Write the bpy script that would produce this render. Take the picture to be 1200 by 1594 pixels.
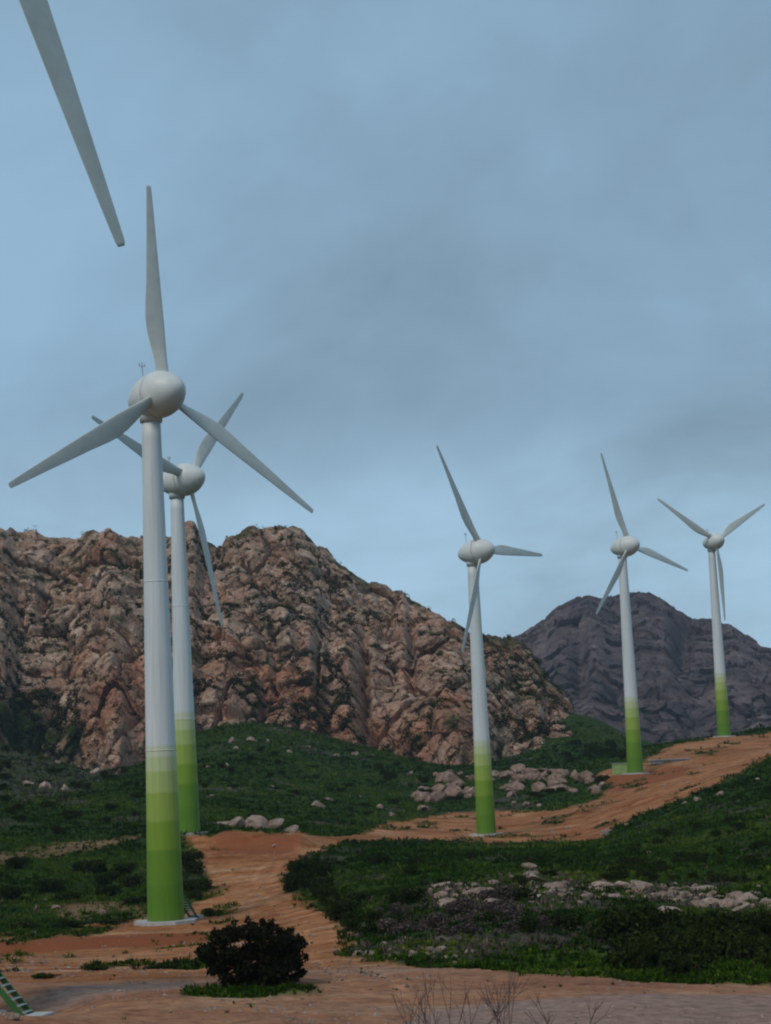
import bpy, bmesh, math, random
import numpy as np
from mathutils import Vector, Matrix

for o in list(bpy.data.objects):
    bpy.data.objects.remove(o)
SC = bpy.context.scene
COL = SC.collection
random.seed(7)
RNG = np.random.default_rng(11)

# ------------------------------------------------------------------ camera
F = 3000.0                                   # focal length in photo pixels (1200 wide)
PITCH = math.atan(393 / F)
ROLL = math.radians(2.6)
CAM = np.array([0.0, 0.0, 14.0])
FW = np.array([0, math.cos(PITCH), math.sin(PITCH)])
_r0 = np.array([1.0, 0, 0]); _u0 = np.array([0, -math.sin(PITCH), math.cos(PITCH)])
RT = _r0 * math.cos(ROLL) - _u0 * math.sin(ROLL)
UP = _r0 * math.sin(ROLL) + _u0 * math.cos(ROLL)
cd = bpy.data.cameras.new('camera')
cam = bpy.data.objects.new('camera', cd)
COL.objects.link(cam)
cd.sensor_fit = 'HORIZONTAL'; cd.sensor_width = 36.0; cd.lens = 36.0 * F / 1200
cd.clip_start = 0.5; cd.clip_end = 20000
cam.matrix_world = Matrix(((RT[0], UP[0], -FW[0], CAM[0]), (RT[1], UP[1], -FW[1], CAM[1]),
                           (RT[2], UP[2], -FW[2], CAM[2]), (0, 0, 0, 1)))
SC.camera = cam

# ------------------------------------------------------------------ world, sun, exposure
SUN_EL, SUN_AZ = math.radians(48), math.radians(215)   # azimuth clockwise from +Y: behind left of the camera
W = bpy.data.worlds.new('World'); SC.world = W; W.use_nodes = True
nt = W.node_tree; nt.nodes.clear()
def wn(t, **k):
    n = nt.nodes.new(t)
    for a, b in k.items(): setattr(n, a, b)
    return n
out = wn('ShaderNodeOutputWorld'); bg = wn('ShaderNodeBackground'); bg.inputs['Strength'].default_value = 0.1
sky = wn('ShaderNodeTexSky', sky_type='NISHITA'); sky.sun_disc = False
sky.sun_elevation = SUN_EL; sky.sun_rotation = SUN_AZ; sky.air_density = 1.0; sky.dust_density = 1.5
tc = wn('ShaderNodeTexCoord')
sep = wn('ShaderNodeSeparateXYZ'); nt.links.new(tc.outputs['Generated'], sep.inputs[0])
# cloud deck: the view direction meets a level layer overhead, so clouds flatten towards the horizon
zc = wn('ShaderNodeMath', operation='MAXIMUM'); zc.inputs[1].default_value = 0.0
nt.links.new(sep.outputs['Z'], zc.inputs[0])
za = wn('ShaderNodeMath', operation='ADD'); za.inputs[1].default_value = 0.16; nt.links.new(zc.outputs[0], za.inputs[0])
dv = wn('ShaderNodeVectorMath', operation='DIVIDE')
cmb = wn('ShaderNodeCombineXYZ')
for i in range(3): nt.links.new(za.outputs[0], cmb.inputs[i])
nt.links.new(tc.outputs['Generated'], dv.inputs[0]); nt.links.new(cmb.outputs[0], dv.inputs[1])
mp = wn('ShaderNodeMapping'); mp.inputs['Location'].default_value = (14.139, 23.198, 0); mp.inputs['Scale'].default_value = (1.0, 0.62, 0.0)
mp.inputs['Rotation'].default_value = (0, 0, 0.35)
nt.links.new(dv.outputs[0], mp.inputs['Vector'])
n1 = wn('ShaderNodeTexNoise'); n1.inputs['Scale'].default_value = 1.05; n1.inputs['Detail'].default_value = 7
n1.inputs['Roughness'].default_value = 0.56; n1.inputs['Distortion'].default_value = 0.25
nt.links.new(mp.outputs[0], n1.inputs['Vector'])
cr = wn('ShaderNodeValToRGB')
cr.color_ramp.elements[0].position = 0.32; cr.color_ramp.elements[0].color = (1.80, 2.75, 3.55, 1)
cr.color_ramp.elements[1].position = 0.68; cr.color_ramp.elements[1].color = (3.15, 5.0, 6.75, 1)
nt.links.new(n1.outputs['Fac'], cr.inputs[0])
hr = wn('ShaderNodeMapRange', interpolation_type='SMOOTHSTEP'); hr.inputs[1].default_value = 0.19; hr.inputs[2].default_value = 0.115
hr.inputs[3].default_value = 0.0; hr.inputs[4].default_value = 0.85; nt.links.new(sep.outputs['Z'], hr.inputs[0])
lowb = wn('ShaderNodeMix', data_type='RGBA'); lowb.inputs[7].default_value = (4.5, 6.9, 8.9, 1)
bk = wn('ShaderNodeMapRange'); bk.inputs[1].default_value = 0.35; bk.inputs[2].default_value = 0.62; bk.inputs[3].default_value = 0.4; bk.inputs[4].default_value = 1.0
nt.links.new(n1.outputs['Fac'], bk.inputs[0])
hb = wn('ShaderNodeMath', operation='MULTIPLY'); nt.links.new(hr.outputs[0], hb.inputs[0]); nt.links.new(bk.outputs[0], hb.inputs[1])
nt.links.new(hb.outputs[0], lowb.inputs[0]); nt.links.new(cr.outputs[0], lowb.inputs[6])
mx = wn('ShaderNodeMix', data_type='RGBA'); mx.inputs[0].default_value = 0.88
nt.links.new(sky.outputs[0], mx.inputs[6]); nt.links.new(lowb.outputs[2], mx.inputs[7])
nt.links.new(mx.outputs[2], bg.inputs['Color']); nt.links.new(bg.outputs[0], out.inputs['Surface'])

sd = bpy.data.lights.new('sun', 'SUN'); sd.energy = 1.5; sd.angle = math.radians(18); sd.color = (1.0, 0.95, 0.88)
so = bpy.data.objects.new('sun', sd); COL.objects.link(so)
sdir = Vector((math.sin(SUN_AZ) * math.cos(SUN_EL), math.cos(SUN_AZ) * math.cos(SUN_EL), math.sin(SUN_EL)))
so.rotation_euler = sdir.to_track_quat('Z', 'Y').to_euler(); so.location = (-60, -60, 120)

vs = SC.view_settings
vs.view_transform = 'Standard'; vs.look = 'None'; vs.gamma = 1.0; vs.exposure = 0.0; vs.use_curve_mapping = False
try: SC.cycles.filter_width = 2.1
except Exception: pass

# ------------------------------------------------------------------ small maths
def at(px, py, d):
    """photo pixel at depth d (world Y) -> world point(s)"""
    px = np.asarray(px, float); py = np.asarray(py, float); d = np.asarray(d, float)
    v = FW + (px[..., None] - 600) / F * RT - (py[..., None] - 797) / F * UP
    return CAM + v * (d / v[..., 1])[..., None]
def smooth(a, b, x):
    t = np.clip((x - a) / (b - a), 0, 1); return t * t * (3 - 2 * t)
def _hash(ix, iy, iz, seed):
    h = (ix * 374761393 + iy * 668265263 + iz * 2147483647 + seed * 1274126177) & 0xffffffff
    h = ((h ^ (h >> 13)) * 1274126177) & 0xffffffff
    h = ((h ^ (h >> 16)) * 2246822519) & 0xffffffff
    return ((h ^ (h >> 15)) & 0xffffff) / float(0xffffff)
def vnoise(p, seed=0):
    p = np.asarray(p, float)
    i = np.floor(p).astype(np.int64); f = p - i; f = f * f * f * (f * (f * 6 - 15) + 10)
    r = 0
    for dx in (0, 1):
        for dy in (0, 1):
            for dz in (0, 1):
                w = (f[:, 0] if dx else 1 - f[:, 0]) * (f[:, 1] if dy else 1 - f[:, 1]) * (f[:, 2] if dz else 1 - f[:, 2])
                r = r + w * _hash(i[:, 0] + dx, i[:, 1] + dy, i[:, 2] + dz, seed)
    return r * 2 - 1
def fbm(p, octv=4, seed=0, gain=0.5):
    r = 0; a = 1; t = 0
    for k in range(octv):
        r = r + a * vnoise(p * 2.03 ** k + 17.3 * k, seed + k); t += a; a *= gain
    return r / t
def worley(p, seed=0):
    """F1, F2 and a random value per cell"""
    i = np.floor(p).astype(np.int64)
    f1 = np.full(len(p), 9.0); f2 = f1.copy(); idv = np.zeros(len(p)); ctr = np.zeros(p.shape)
    for dx in (-1, 0, 1):
        for dy in (-1, 0, 1):
            for dz in (-1, 0, 1):
                c = i + np.array([dx, dy, dz])
                q = np.stack([_hash(c[:, 0], c[:, 1], c[:, 2], seed + k) for k in (1, 2, 3)], 1) + c
                d = np.sqrt(((q - p) ** 2).sum(1)); v = _hash(c[:, 0], c[:, 1], c[:, 2], seed + 9)
                near = d < f1
                f2 = np.where(near, f1, np.minimum(f2, d)); idv = np.where(near, v, idv); ctr = np.where(near[:, None], q, ctr); f1 = np.where(near, d, f1)
    return f1, f2, idv, ctr

# ------------------------------------------------------------------ mesh / object helpers
def mesh_np(name, V, Fc, smooth_=True, attrs=None):
    V = np.asarray(V, np.float32); Fc = np.asarray(Fc, np.int32)
    me = bpy.data.meshes.new(name); n, k = Fc.shape
    me.vertices.add(len(V)); me.vertices.foreach_set('co', V.ravel())
    me.loops.add(n * k); me.loops.foreach_set('vertex_index', Fc.ravel())
    me.polygons.add(n); me.polygons.foreach_set('loop_start', np.arange(0, n * k, k, dtype=np.int32))
    me.update(calc_edges=True)
    me.polygons.foreach_set('use_smooth', np.full(n, smooth_, dtype=bool))
    for nm, a in (attrs or {}).items():
        at_ = me.attributes.new(nm, 'FLOAT', 'POINT'); at_.data.foreach_set('value', np.asarray(a, np.float32))
    me.update()
    return me
def link(name, me, mat=None, parent=None, loc=None, rot=None, scale=None):
    if mat is not None and me is not None and not me.materials: me.materials.append(mat)
    o = bpy.data.objects.new(name, me); COL.objects.link(o)
    if parent is not None: o.parent = parent
    if loc is not None: o.location = [float(v) for v in loc]
    if rot is not None: o.rotation_euler = rot
    if scale is not None: o.scale = scale
    return o
def tag(o, label=None, cat=None, group=None, kind=None):
    if label: o['label'] = label
    if cat: o['category'] = cat
    if group: o['group'] = group
    if kind: o['kind'] = kind
    return o
def grid_faces(nr, nc, wrap=False):
    r = np.arange(nr - 1)[:, None]; c = np.arange(nc if wrap else nc - 1)[None, :]
    c1 = (c + 1) % nc
    return np.stack([r * nc + c, r * nc + c1, (r + 1) * nc + c1, (r + 1) * nc + c], -1).reshape(-1, 4)
def lathe(name, prof, seg=40, axis='Z'):
    prof = np.array(prof, float); a = np.linspace(0, 2 * math.pi, seg, endpoint=False)
    V = np.zeros((len(prof), seg, 3))
    V[..., 0] = prof[:, 1:2] * np.cos(a); V[..., 1] = prof[:, 1:2] * np.sin(a); V[..., 2] = prof[:, 0:1]
    V = V.reshape(-1, 3)
    if axis == '-Y': V = np.stack([V[:, 0], -V[:, 2], V[:, 1]], 1)
    Fc = grid_faces(len(prof), seg, True)
    return mesh_np(name, V, Fc)
def bm_mesh(name, fn, smooth_=False):
    bm = bmesh.new(); fn(bm); me = bpy.data.meshes.new(name); bm.to_mesh(me); bm.free()
    for p in me.polygons: p.use_smooth = smooth_
    return me
def box(bm, c, s, rot=None, bev=0.0):
    g = bmesh.ops.create_cube(bm, size=1.0); vs_ = g['verts']
    M = Matrix.Translation(c) @ (rot if rot is not None else Matrix.Identity(4)) @ Matrix.Diagonal((s[0], s[1], s[2], 1))
    bmesh.ops.transform(bm, matrix=M, verts=vs_)
    if bev:
        ed = list({e for v in vs_ for e in v.link_edges})
        bmesh.ops.bevel(bm, geom=ed, offset=bev, segments=2, affect='EDGES')
def bar(bm, a, b, r, seg=8, r2=None):
    a = Vector(a); b = Vector(b); d = b - a
    g = bmesh.ops.create_cone(bm, cap_ends=True, segments=seg, radius1=r, radius2=r if r2 is None else r2, depth=d.length)
    M = Matrix.Translation((a + b) / 2) @ d.to_track_quat('Z', 'Y').to_matrix().to_4x4()
    bmesh.ops.transform(bm, matrix=M, verts=g['verts'])

# ------------------------------------------------------------------ materials
def mat(name, rough=0.8, spec=0.3):
    m = bpy.data.materials.new(name); m.use_nodes = True
    t = m.node_tree; b = t.nodes['Principled BSDF']; b.inputs['Roughness'].default_value = rough
    try: b.inputs['Specular IOR Level'].default_value = spec
    except Exception: pass
    return m, t, b
def nd(t, typ, ins=None, **k):
    n = t.nodes.new(typ)
    for a, v in k.items(): setattr(n, a, v)
    for a, v in (ins or {}).items():
        if hasattr(v, 'is_linked') or isinstance(v, bpy.types.NodeSocket): t.links.new(v, n.inputs[a])
        else: n.inputs[a].default_value = v
    return n
def ramp(t, fac, stops, interp='LINEAR'):
    n = t.nodes.new('ShaderNodeValToRGB'); n.color_ramp.interpolation = interp
    e = n.color_ramp.elements
    while len(e) < len(stops): e.new(0.5)
    for i, (p, c) in enumerate(stops): e[i].position = p; e[i].color = (*c, 1) if len(c) == 3 else c
    t.links.new(fac, n.inputs[0]); return n.outputs[0]
def mixc(t, fac, a, b, mode='MIX'):
    n = t.nodes.new('ShaderNodeMix'); n.data_type = 'RGBA'; n.blend_type = mode
    for s, v in ((0, fac), (6, a), (7, b)):
        if isinstance(v, bpy.types.NodeSocket): t.links.new(v, n.inputs[s])
        else: n.inputs[s].default_value = v if s == 0 else ((*v, 1) if len(v) == 3 else v)
    return n.outputs[2]
def noise(t, scale, detail=4, rough=0.55, vec=None, dist=0.0):
    n = t.nodes.new('ShaderNodeTexNoise'); n.inputs['Scale'].default_value = scale
    n.inputs['Detail'].default_value = detail; n.inputs['Roughness'].default_value = rough; n.inputs['Distortion'].default_value = dist
    if vec is not None: t.links.new(vec, n.inputs['Vector'])
    return n.outputs['Fac']
def bump(t, b, h, strength=0.4, dist=0.1):
    n = t.nodes.new('ShaderNodeBump'); n.inputs['Strength'].default_value = strength; n.inputs['Distance'].default_value = dist
    t.links.new(h, n.inputs['Height']); t.links.new(n.outputs[0], b.inputs['Normal'])
def attr(t, nm):
    n = t.nodes.new('ShaderNodeAttribute'); n.attribute_name = nm; return n.outputs['Fac']
def objc(t): return t.nodes.new('ShaderNodeTexCoord').outputs['Object']
def mul(t, a, b):
    n = t.nodes.new('ShaderNodeMath'); n.operation = 'MULTIPLY'
    for i, v in enumerate((a, b)):
        if isinstance(v, bpy.types.NodeSocket): t.links.new(v, n.inputs[i])
        else: n.inputs[i].default_value = v
    return n.outputs[0]

def m_ground():
    m, t, b = mat('ground_soil', 0.95, 0.05); P = objc(t)
    big = noise(t, 0.05, 3, 0.5, P); mid = noise(t, 0.35, 5, 0.6, P); fine = noise(t, 1.6, 6, 0.72, P)
    grass = ramp(t, mid, [(0.3, (0.008, 0.018, 0.002)), (0.5, (0.018, 0.042, 0.003)), (0.72, (0.046, 0.060, 0.008))])
    dry = ramp(t, fine, [(0.3, (0.030, 0.026, 0.018)), (0.7, (0.105, 0.085, 0.068))])
    grass = mixc(t, mul(t, attr(t, 'dry'), 0.85), grass, dry)
    lush = ramp(t, fine, [(0.3, (0.03, 0.06, 0.008)), (0.7, (0.09, 0.13, 0.02))])
    grass = mixc(t, attr(t, 'lush'), grass, lush)
    sm = nd(t, 'ShaderNodeMapping', {'Vector': P, 'Scale': (0.07, 0.30, 1.0), 'Rotation': (0, 0, 0.12)}).outputs[0]
    streak = noise(t, 1.0, 5, 0.6, sm, 0.6)
    d1 = ramp(t, streak, [(0.28, (0.22, 0.074, 0.029)), (0.45, (0.335, 0.138, 0.055)), (0.58, (0.39, 0.195, 0.094)), (0.74, (0.44, 0.28, 0.19))])
    d1 = mixc(t, 1.0, d1, ramp(t, mid, [(0.3, (0.74, 0.70, 0.68)), (0.68, (1.14, 1.14, 1.14))]), 'MULTIPLY')
    d2 = ramp(t, big, [(0.35, (0.80, 0.70, 0.64)), (0.65, (1.1, 1.08, 1.06))])
    dirt = mixc(t, 1.0, d1, d2, 'MULTIPLY')
    d3 = ramp(t, fine, [(0.32, (0.50, 0.46, 0.44)), (0.5, (0.95, 0.95, 0.95)), (0.66, (1.2, 1.2, 1.2))])
    dirt = mixc(t, 1.0, dirt, d3, 'MULTIPLY')
    red = mixc(t, attr(t, 'redbank'), dirt, (0.22, 0.070, 0.030))
    rut = ramp(t, attr(t, 'rut'), [(0.0, (1, 1, 1)), (1.0, (1.28, 1.32, 1.38))])
    red = mixc(t, 1.0, red, rut, 'MULTIPLY')
    grav = ramp(t, fine, [(0.3, (0.16, 0.110, 0.094)), (0.7, (0.33, 0.245, 0.215))])
    dirt = mixc(t, attr(t, 'gravel'), red, grav)
    col = mixc(t, attr(t, 'dirt'), grass, dirt)
    t.links.new(col, b.inputs['Base Color']); bump(t, b, fine, 0.5, 0.12)
    return m
def m_rock(name, far=False):
    m, t, b = mat(name, 0.92, 0.1); P = objc(t)
    big = noise(t, 0.02 if not far else 0.008, 4, 0.6, P); mid = noise(t, 0.12 if not far else 0.03, 6, 0.65, P)
    fine = noise(t, 0.9 if not far else 0.15, 5, 0.7, P)
    cell = attr(t, 'cell')
    if not far:
        c = ramp(t, mid, [(0.28, (0.17, 0.102, 0.072)), (0.42, (0.325, 0.212, 0.150)), (0.56, (0.43, 0.302, 0.225)), (0.74, (0.50, 0.395, 0.315))])
        c = mixc(t, ramp(t, big, [(0.46, (0, 0, 0)), (0.64, (1, 1, 1))]), c, mixc(t, 0.55, c, (0.36, 0.125, 0.055)))
        veg = (0.030, 0.046, 0.010)
    else:
        c = ramp(t, mid, [(0.3, (0.045, 0.037, 0.040)), (0.5, (0.100, 0.076, 0.077)), (0.75, (0.175, 0.130, 0.122))])
        veg = (0.018, 0.022, 0.014)
    c = mixc(t, 1.0, c, ramp(t, cell, [(0.0, (0.62, 0.6, 0.58)), (1.0, (1.22, 1.2, 1.18))]), 'MULTIPLY')
    c = mixc(t, 1.0, c, ramp(t, fine, [(0.32, (0.42, 0.39, 0.37)), (0.47, (0.9, 0.89, 0.88)), (0.66, (1.18, 1.18, 1.18))]), 'MULTIPLY')
    c = mixc(t, attr(t, 'veg'), c, veg)
    t.links.new(c, b.inputs['Base Color']); bump(t, b, fine, 0.8, 0.6 if not far else 3.0)
    return m
def m_boulder(name='pale_boulder', k=(1, 1, 1)):
    m, t, b = mat(name, 0.9); P = objc(t)
    rnd = t.nodes.new('ShaderNodeObjectInfo').outputs['Random']
    c = ramp(t, noise(t, 1.3, 5, 0.65, P), [(0.3, (0.11, 0.070, 0.052)), (0.5, (0.29, 0.200, 0.155)), (0.70, (0.50, 0.40, 0.33))])
    c = mixc(t, 1.0, c, ramp(t, rnd, [(0, (0.75, 0.72, 0.70)), (1, (1.1, 1.1, 1.1))]), 'MULTIPLY')
    c = mixc(t, ramp(t, noise(t, 2.5, 3, 0.5, P), [(0.58, (0, 0, 0)), (0.68, (1, 1, 1))]), c, (0.10, 0.085, 0.06))
    c = mixc(t, 1.0, c, k, 'MULTIPLY')
    t.links.new(c, b.inputs['Base Color']); bump(t, b, noise(t, 5, 4, 0.6, P), 0.6, 0.08)
    return m
def m_white():
    m, t, b = mat('turbine_white_paint', 0.42); P = objc(t)
    c = ramp(t, noise(t, 0.5, 4, 0.6, P), [(0.35, (0.60, 0.61, 0.58)), (0.7, (0.69, 0.695, 0.665))])
    t.links.new(c, b.inputs['Base Color']); return m
def m_blade():
    m, t, b = mat('blade_gelcoat', 0.4); P = objc(t)
    c = ramp(t, noise(t, 0.6, 4, 0.6, P), [(0.35, (0.50, 0.515, 0.48)), (0.7, (0.60, 0.61, 0.575))])
    t.links.new(c, b.inputs['Base Color']); return m
def m_tower():
    m, t, b = mat('tower_graded_paint', 0.45); P = objc(t)
    s = nd(t, 'ShaderNodeSeparateXYZ', {0: P})
    z = mul(t, s.outputs['Z'], 1 / 48.0)
    st = [(0.0, (0.100, 0.215, 0.014)), (3.4, (0.120, 0.240, 0.016)), (6.5, (0.185, 0.300, 0.026)), (9.0, (0.27, 0.375, 0.065)),
          (11.5, (0.37, 0.455, 0.15)), (13.4, (0.47, 0.53, 0.28)), (14.7, (0.55, 0.59, 0.44)), (15.7, (0.62, 0.65, 0.65))]
    soft = [(0.0, st[0][1])]
    for (a0, c0), (a1, c1) in zip(st[:-1], st[1:]): soft += [((a1 - .07) / 48.0, c0), ((a1 + .07) / 48.0, c1)]
    c = ramp(t, z, soft)
    dust = ramp(t, s.outputs['Z'], [(0.0, (.6, .6, .6)), (1.0, (0, 0, 0))])
    c = mixc(t, mul(t, dust, noise(t, 1.2, 4, 0.6, P)), c, (0.20, 0.11, 0.06))
    vm = nd(t, 'ShaderNodeMapping', {'Vector': P, 'Scale': (3.0, 3.0, 0.10)})
    c = mixc(t, 1.0, c, ramp(t, noise(t, 1.0, 4, 0.6, vm.outputs[0]), [(0.3, (0.86, 0.855, 0.83)), (0.62, (1.04, 1.04, 1.04))]), 'MULTIPLY')
    t.links.new(c, b.inputs['Base Color']); return m
def m_plain(name, col, rough=0.6, var=0.2, scale=2.0, metal=0.0):
    m, t, b = mat(name, rough); P = objc(t)
    lo = tuple(v * (1 - var) for v in col); hi = tuple(min(1, v * (1 + var)) for v in col)
    t.links.new(ramp(t, noise(t, scale, 5, 0.6, P), [(0.3, lo), (0.7, hi)]), b.inputs['Base Color'])
    b.inputs['Metallic'].default_value = metal
    return m
def m_leaf(name, lo, mid_, hi):
    m, t, b = mat(name, 0.8, 0.04)
    c = ramp(t, attr(t, 'tint'), [(0.0, lo), (0.55, mid_), (1.0, hi)])
    rnd = t.nodes.new('ShaderNodeObjectInfo').outputs['Random']
    c = mixc(t, 1.0, c, ramp(t, rnd, [(0, (0.8, 0.8, 0.8)), (1, (1.2, 1.15, 1.1))]), 'MULTIPLY')
    t.links.new(c, b.inputs['Base Color']); return m
M = dict(ground=m_ground(), rock=m_rock('mountain_rock'), farrock=m_rock('far_mountain_rock', True), boulder=m_boulder(), brownboulder=m_boulder('brown_boulder', (0.84, 0.76, 0.72)),
         white=m_white(), blade=m_blade(), tower=m_tower(),
         concrete=m_plain('pale_concrete', (0.40, 0.385, 0.36), 0.85), green=m_plain('green_steel', (0.035, 0.115, 0.03), 0.5),
         steel=m_plain('galvanised_tread', (0.42, 0.45, 0.44), 0.5, metal=0.4), dark=m_plain('dark_seam', (0.05, 0.055, 0.05), 0.6),
         boxpaint=m_plain('pale_green_paint', (0.30, 0.42, 0.16), 0.6), doorpaint=m_plain('dark_green_paint', (0.06, 0.15, 0.015), 0.5),
         leafdark=m_leaf('dark_bush_leaf', (0.005, 0.006, 0.003), (0.013, 0.014, 0.006), (0.040, 0.038, 0.016)),
         leafgreen=m_leaf('green_shrub_leaf', (0.005, 0.009, 0.002), (0.016, 0.026, 0.004), (0.050, 0.060, 0.012)),
         leafgrey=m_leaf('grey_shrub_leaf', (0.030, 0.022, 0.018), (0.080, 0.060, 0.054), (0.17, 0.135, 0.12)),
         cover=m_leaf('ground_cover_leaf', (0.007, 0.018, 0.002), (0.022, 0.055, 0.003), (0.075, 0.105, 0.012)),
         coverdry=m_leaf('dry_cover_leaf', (0.030, 0.025, 0.018), (0.080, 0.062, 0.050), (0.16, 0.125, 0.10)),
         bark=m_plain('shrub_bark', (0.055, 0.038, 0.030), 0.9), twig=m_plain('bare_twig', (0.085, 0.050, 0.050), 0.9))

# ------------------------------------------------------------------ terrain
CP = []                                       # control points: pixel, depth
def colpts(px, pts):
    for py, d in pts: CP.append((px, py, d))
colpts(1200, [(1600, 66), (1540, 79), (1520, 86), (1450, 112), (1410, 135), (1350, 165), (1300, 200), (1240, 260), (1187, 330), (1173, 400), (1148, 470), (1134, 520), (1160, 640), (1180, 900)])
colpts(1050, [(1600, 66), (1540, 78), (1450, 112), (1340, 190), (1262, 290), (1234, 330), (1192, 400), (1160, 455), (1180, 640)])
colpts(900, [(1600, 66), (1540, 78), (1500, 92), (1440, 118), (1395, 145), (1340, 200), (1314, 290), (1300, 318), (1265, 350), (1225, 400), (1195, 455), (1162, 560), (1118, 650), (1112, 690), (1190, 900)])
colpts(965, [(1170, 560), (1140, 650), (1138, 690), (1190, 900)])
colpts(757, [(1600, 66), (1520, 84), (1440, 115), (1390, 145), (1345, 190), (1317, 280), (1300, 324), (1284, 350), (1255, 390), (1215, 450), (1192, 540), (1185, 620), (1200, 900)])
colpts(500, [(1600, 66), (1535, 80), (1480, 112), (1430, 150), (1380, 190), (1322, 240), (1308, 265), (1297, 290), (1270, 345), (1200, 450), (1150, 570), (1140, 640), (1190, 900)])
colpts(295, [(1600, 66), (1537, 80), (1493, 120), (1440, 176), (1390, 205), (1340, 230), (1301, 252), (1288, 278), (1250, 330), (1200, 410), (1150, 540), (1140, 640), (1190, 900)])
colpts(100, [(1600, 64), (1540, 79), (1500, 120), (1448, 178), (1400, 205), (1350, 232), (1310, 258), (1270, 300), (1236, 380), (1205, 460), (1190, 560), (1190, 640), (1190, 900)])
colpts(0, [(1600, 62), (1545, 78), (1500, 122), (1452, 178), (1400, 205), (1330, 240), (1264, 290), (1220, 380), (1182, 470), (1160, 560), (1160, 640), (1180, 900)])
colpts(185, [(1500, 120), (1443, 176), (1300, 262), (1230, 380), (1212, 460), (1205, 560), (1205, 640)])
colpts(-110, [(1560, 76)])
for px in (-500, -1400, -3000):
    colpts(px, [(1600 - px * .02, 66), (1540 - px * .03, 90), (1450 - px * .04, 178), (1330 - px * .045, 260), (1200 - px * .045, 400), (1150 - px * .045, 560), (1180 - px * .045, 900)])
for px in (1600, 2400, 4000):
    e = (px - 1200) * .045
    colpts(px, [(1600 - e, 66), (1520 - e, 86), (1410 - e, 135), (1300 - e, 210), (1190 - e, 330), (1160 - e, 470), (1180 - e, 640), (1200 - e, 900)])
CP = np.array(CP, float)
_w = at(CP[:, 0], CP[:, 1], CP[:, 2])
_near = []
for a in (-1.2, -.6, -.2, 0, .2, .6, 1.2):
    for d, z in ((3, 12.3), (8, 11.8), (20, 10.2), (38, 7.3), (52, 5.7)): _near.append((a * d, d, z))
for a in (-1.2, -.6, -.3, -.15, 0, .15, .3, .6, 1.2):
    for d, z in ((1600, -14), (3000, -30), (6500, -60)): _near.append((a * d, d, z))
_w = np.vstack([_w, _near])
def uv(x, y): return np.stack([np.clip(3.0 * x / y, -5, 5), np.log(y)], -1)
_c = uv(_w[:, 0], _w[:, 1]); _t = (_w[:, 2] - CAM[2]) / _w[:, 1]
def _phi(r2): return 0.5 * r2 * np.log(r2 + 1e-12)
_n = len(_c)
_A = np.zeros((_n + 3, _n + 3)); _A[:_n, :_n] = _phi(((_c[:, None] - _c[None]) ** 2).sum(-1)) + np.eye(_n) * 2e-4
_A[:_n, _n] = 1; _A[:_n, _n + 1:] = _c; _A[_n:, :_n] = _A[:_n, _n:].T
_sol = np.linalg.solve(_A, np.concatenate([_t, np.zeros(3)]))
T1X, T1Y = -21.1, 174.6
def base_z(x, y):
    x = np.atleast_1d(np.asarray(x, float)); y = np.atleast_1d(np.asarray(y, float)); o = np.zeros(len(x))
    for i in range(0, len(x), 20000):
        q = uv(x[i:i + 20000], y[i:i + 20000])
        o[i:i + 20000] = _phi(((q[:, None] - _c[None]) ** 2).sum(-1)) @ _sol[:_n] + _sol[_n] + q @ _sol[_n + 1:]
    z = CAM[2] + o * y
    # terrace under the nearest whole turbine: cut bank in front of it
    wob = 1.2 * np.sin(x * .35) + .7 * np.sin(x * .9 + 1)
    m = smooth(-47, -40, x) * (1 - smooth(-15.5, -12, x))
    bank = smooth(159.0, 161.2, y + wob * .6) * (1 - smooth(181, 190, y))
    z = z * (1 - m * bank) + np.maximum(z, 0.86) * m * bank
    m2 = smooth(-25, -22, x) * (1 - smooth(-13, -9.5, x))
    z = z + 1.5 * m2 * smooth(238.5, 242.5, y + wob * .8) * (1 - smooth(246, 262, y))
    dip = smooth(140, 157, y) * (1 - smooth(159.0, 161.2, y + wob * .6)) * m
    z = z - dip * 0.45
    return z
def ground_at(px, py, lo=60, hi=1000):
    """where the sight line through a photo pixel meets the ground"""
    ds = np.exp(np.linspace(math.log(lo), math.log(hi), 700)); P = at(np.full(700, px), np.full(700, py), ds)
    g = base_z(P[:, 0], P[:, 1]); h = np.where(P[:, 2] <= g)[0]
    i = h[0] if len(h) else 699
    p = P[i].copy(); p[2] = g[i]; return p
def inpoly(X, Y, poly):
    r = np.zeros(len(X), bool); n = len(poly)
    for i in range(n):
        x1, y1 = poly[i]; x2, y2 = poly[(i + 1) % n]
        c = ((y1 > Y) != (y2 > Y)); r ^= c & (X < (x2 - x1) * (Y - y1) / ((y2 - y1) if y2 != y1 else 1e-9) + x1)
    return r
def wpoly(pts):
    out_ = []
    for i in range(len(pts)):
        (a, b), (c, d) = pts[i], pts[(i + 1) % len(pts)]
        n = max(1, int(math.hypot(c - a, d - b) / 60))
        for k in range(n):
            p = ground_at(a + (c - a) * k / n, b + (d - b) * k / n); out_.append((3 * p[0] / p[1], math.log(p[1])))
    return out_
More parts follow.
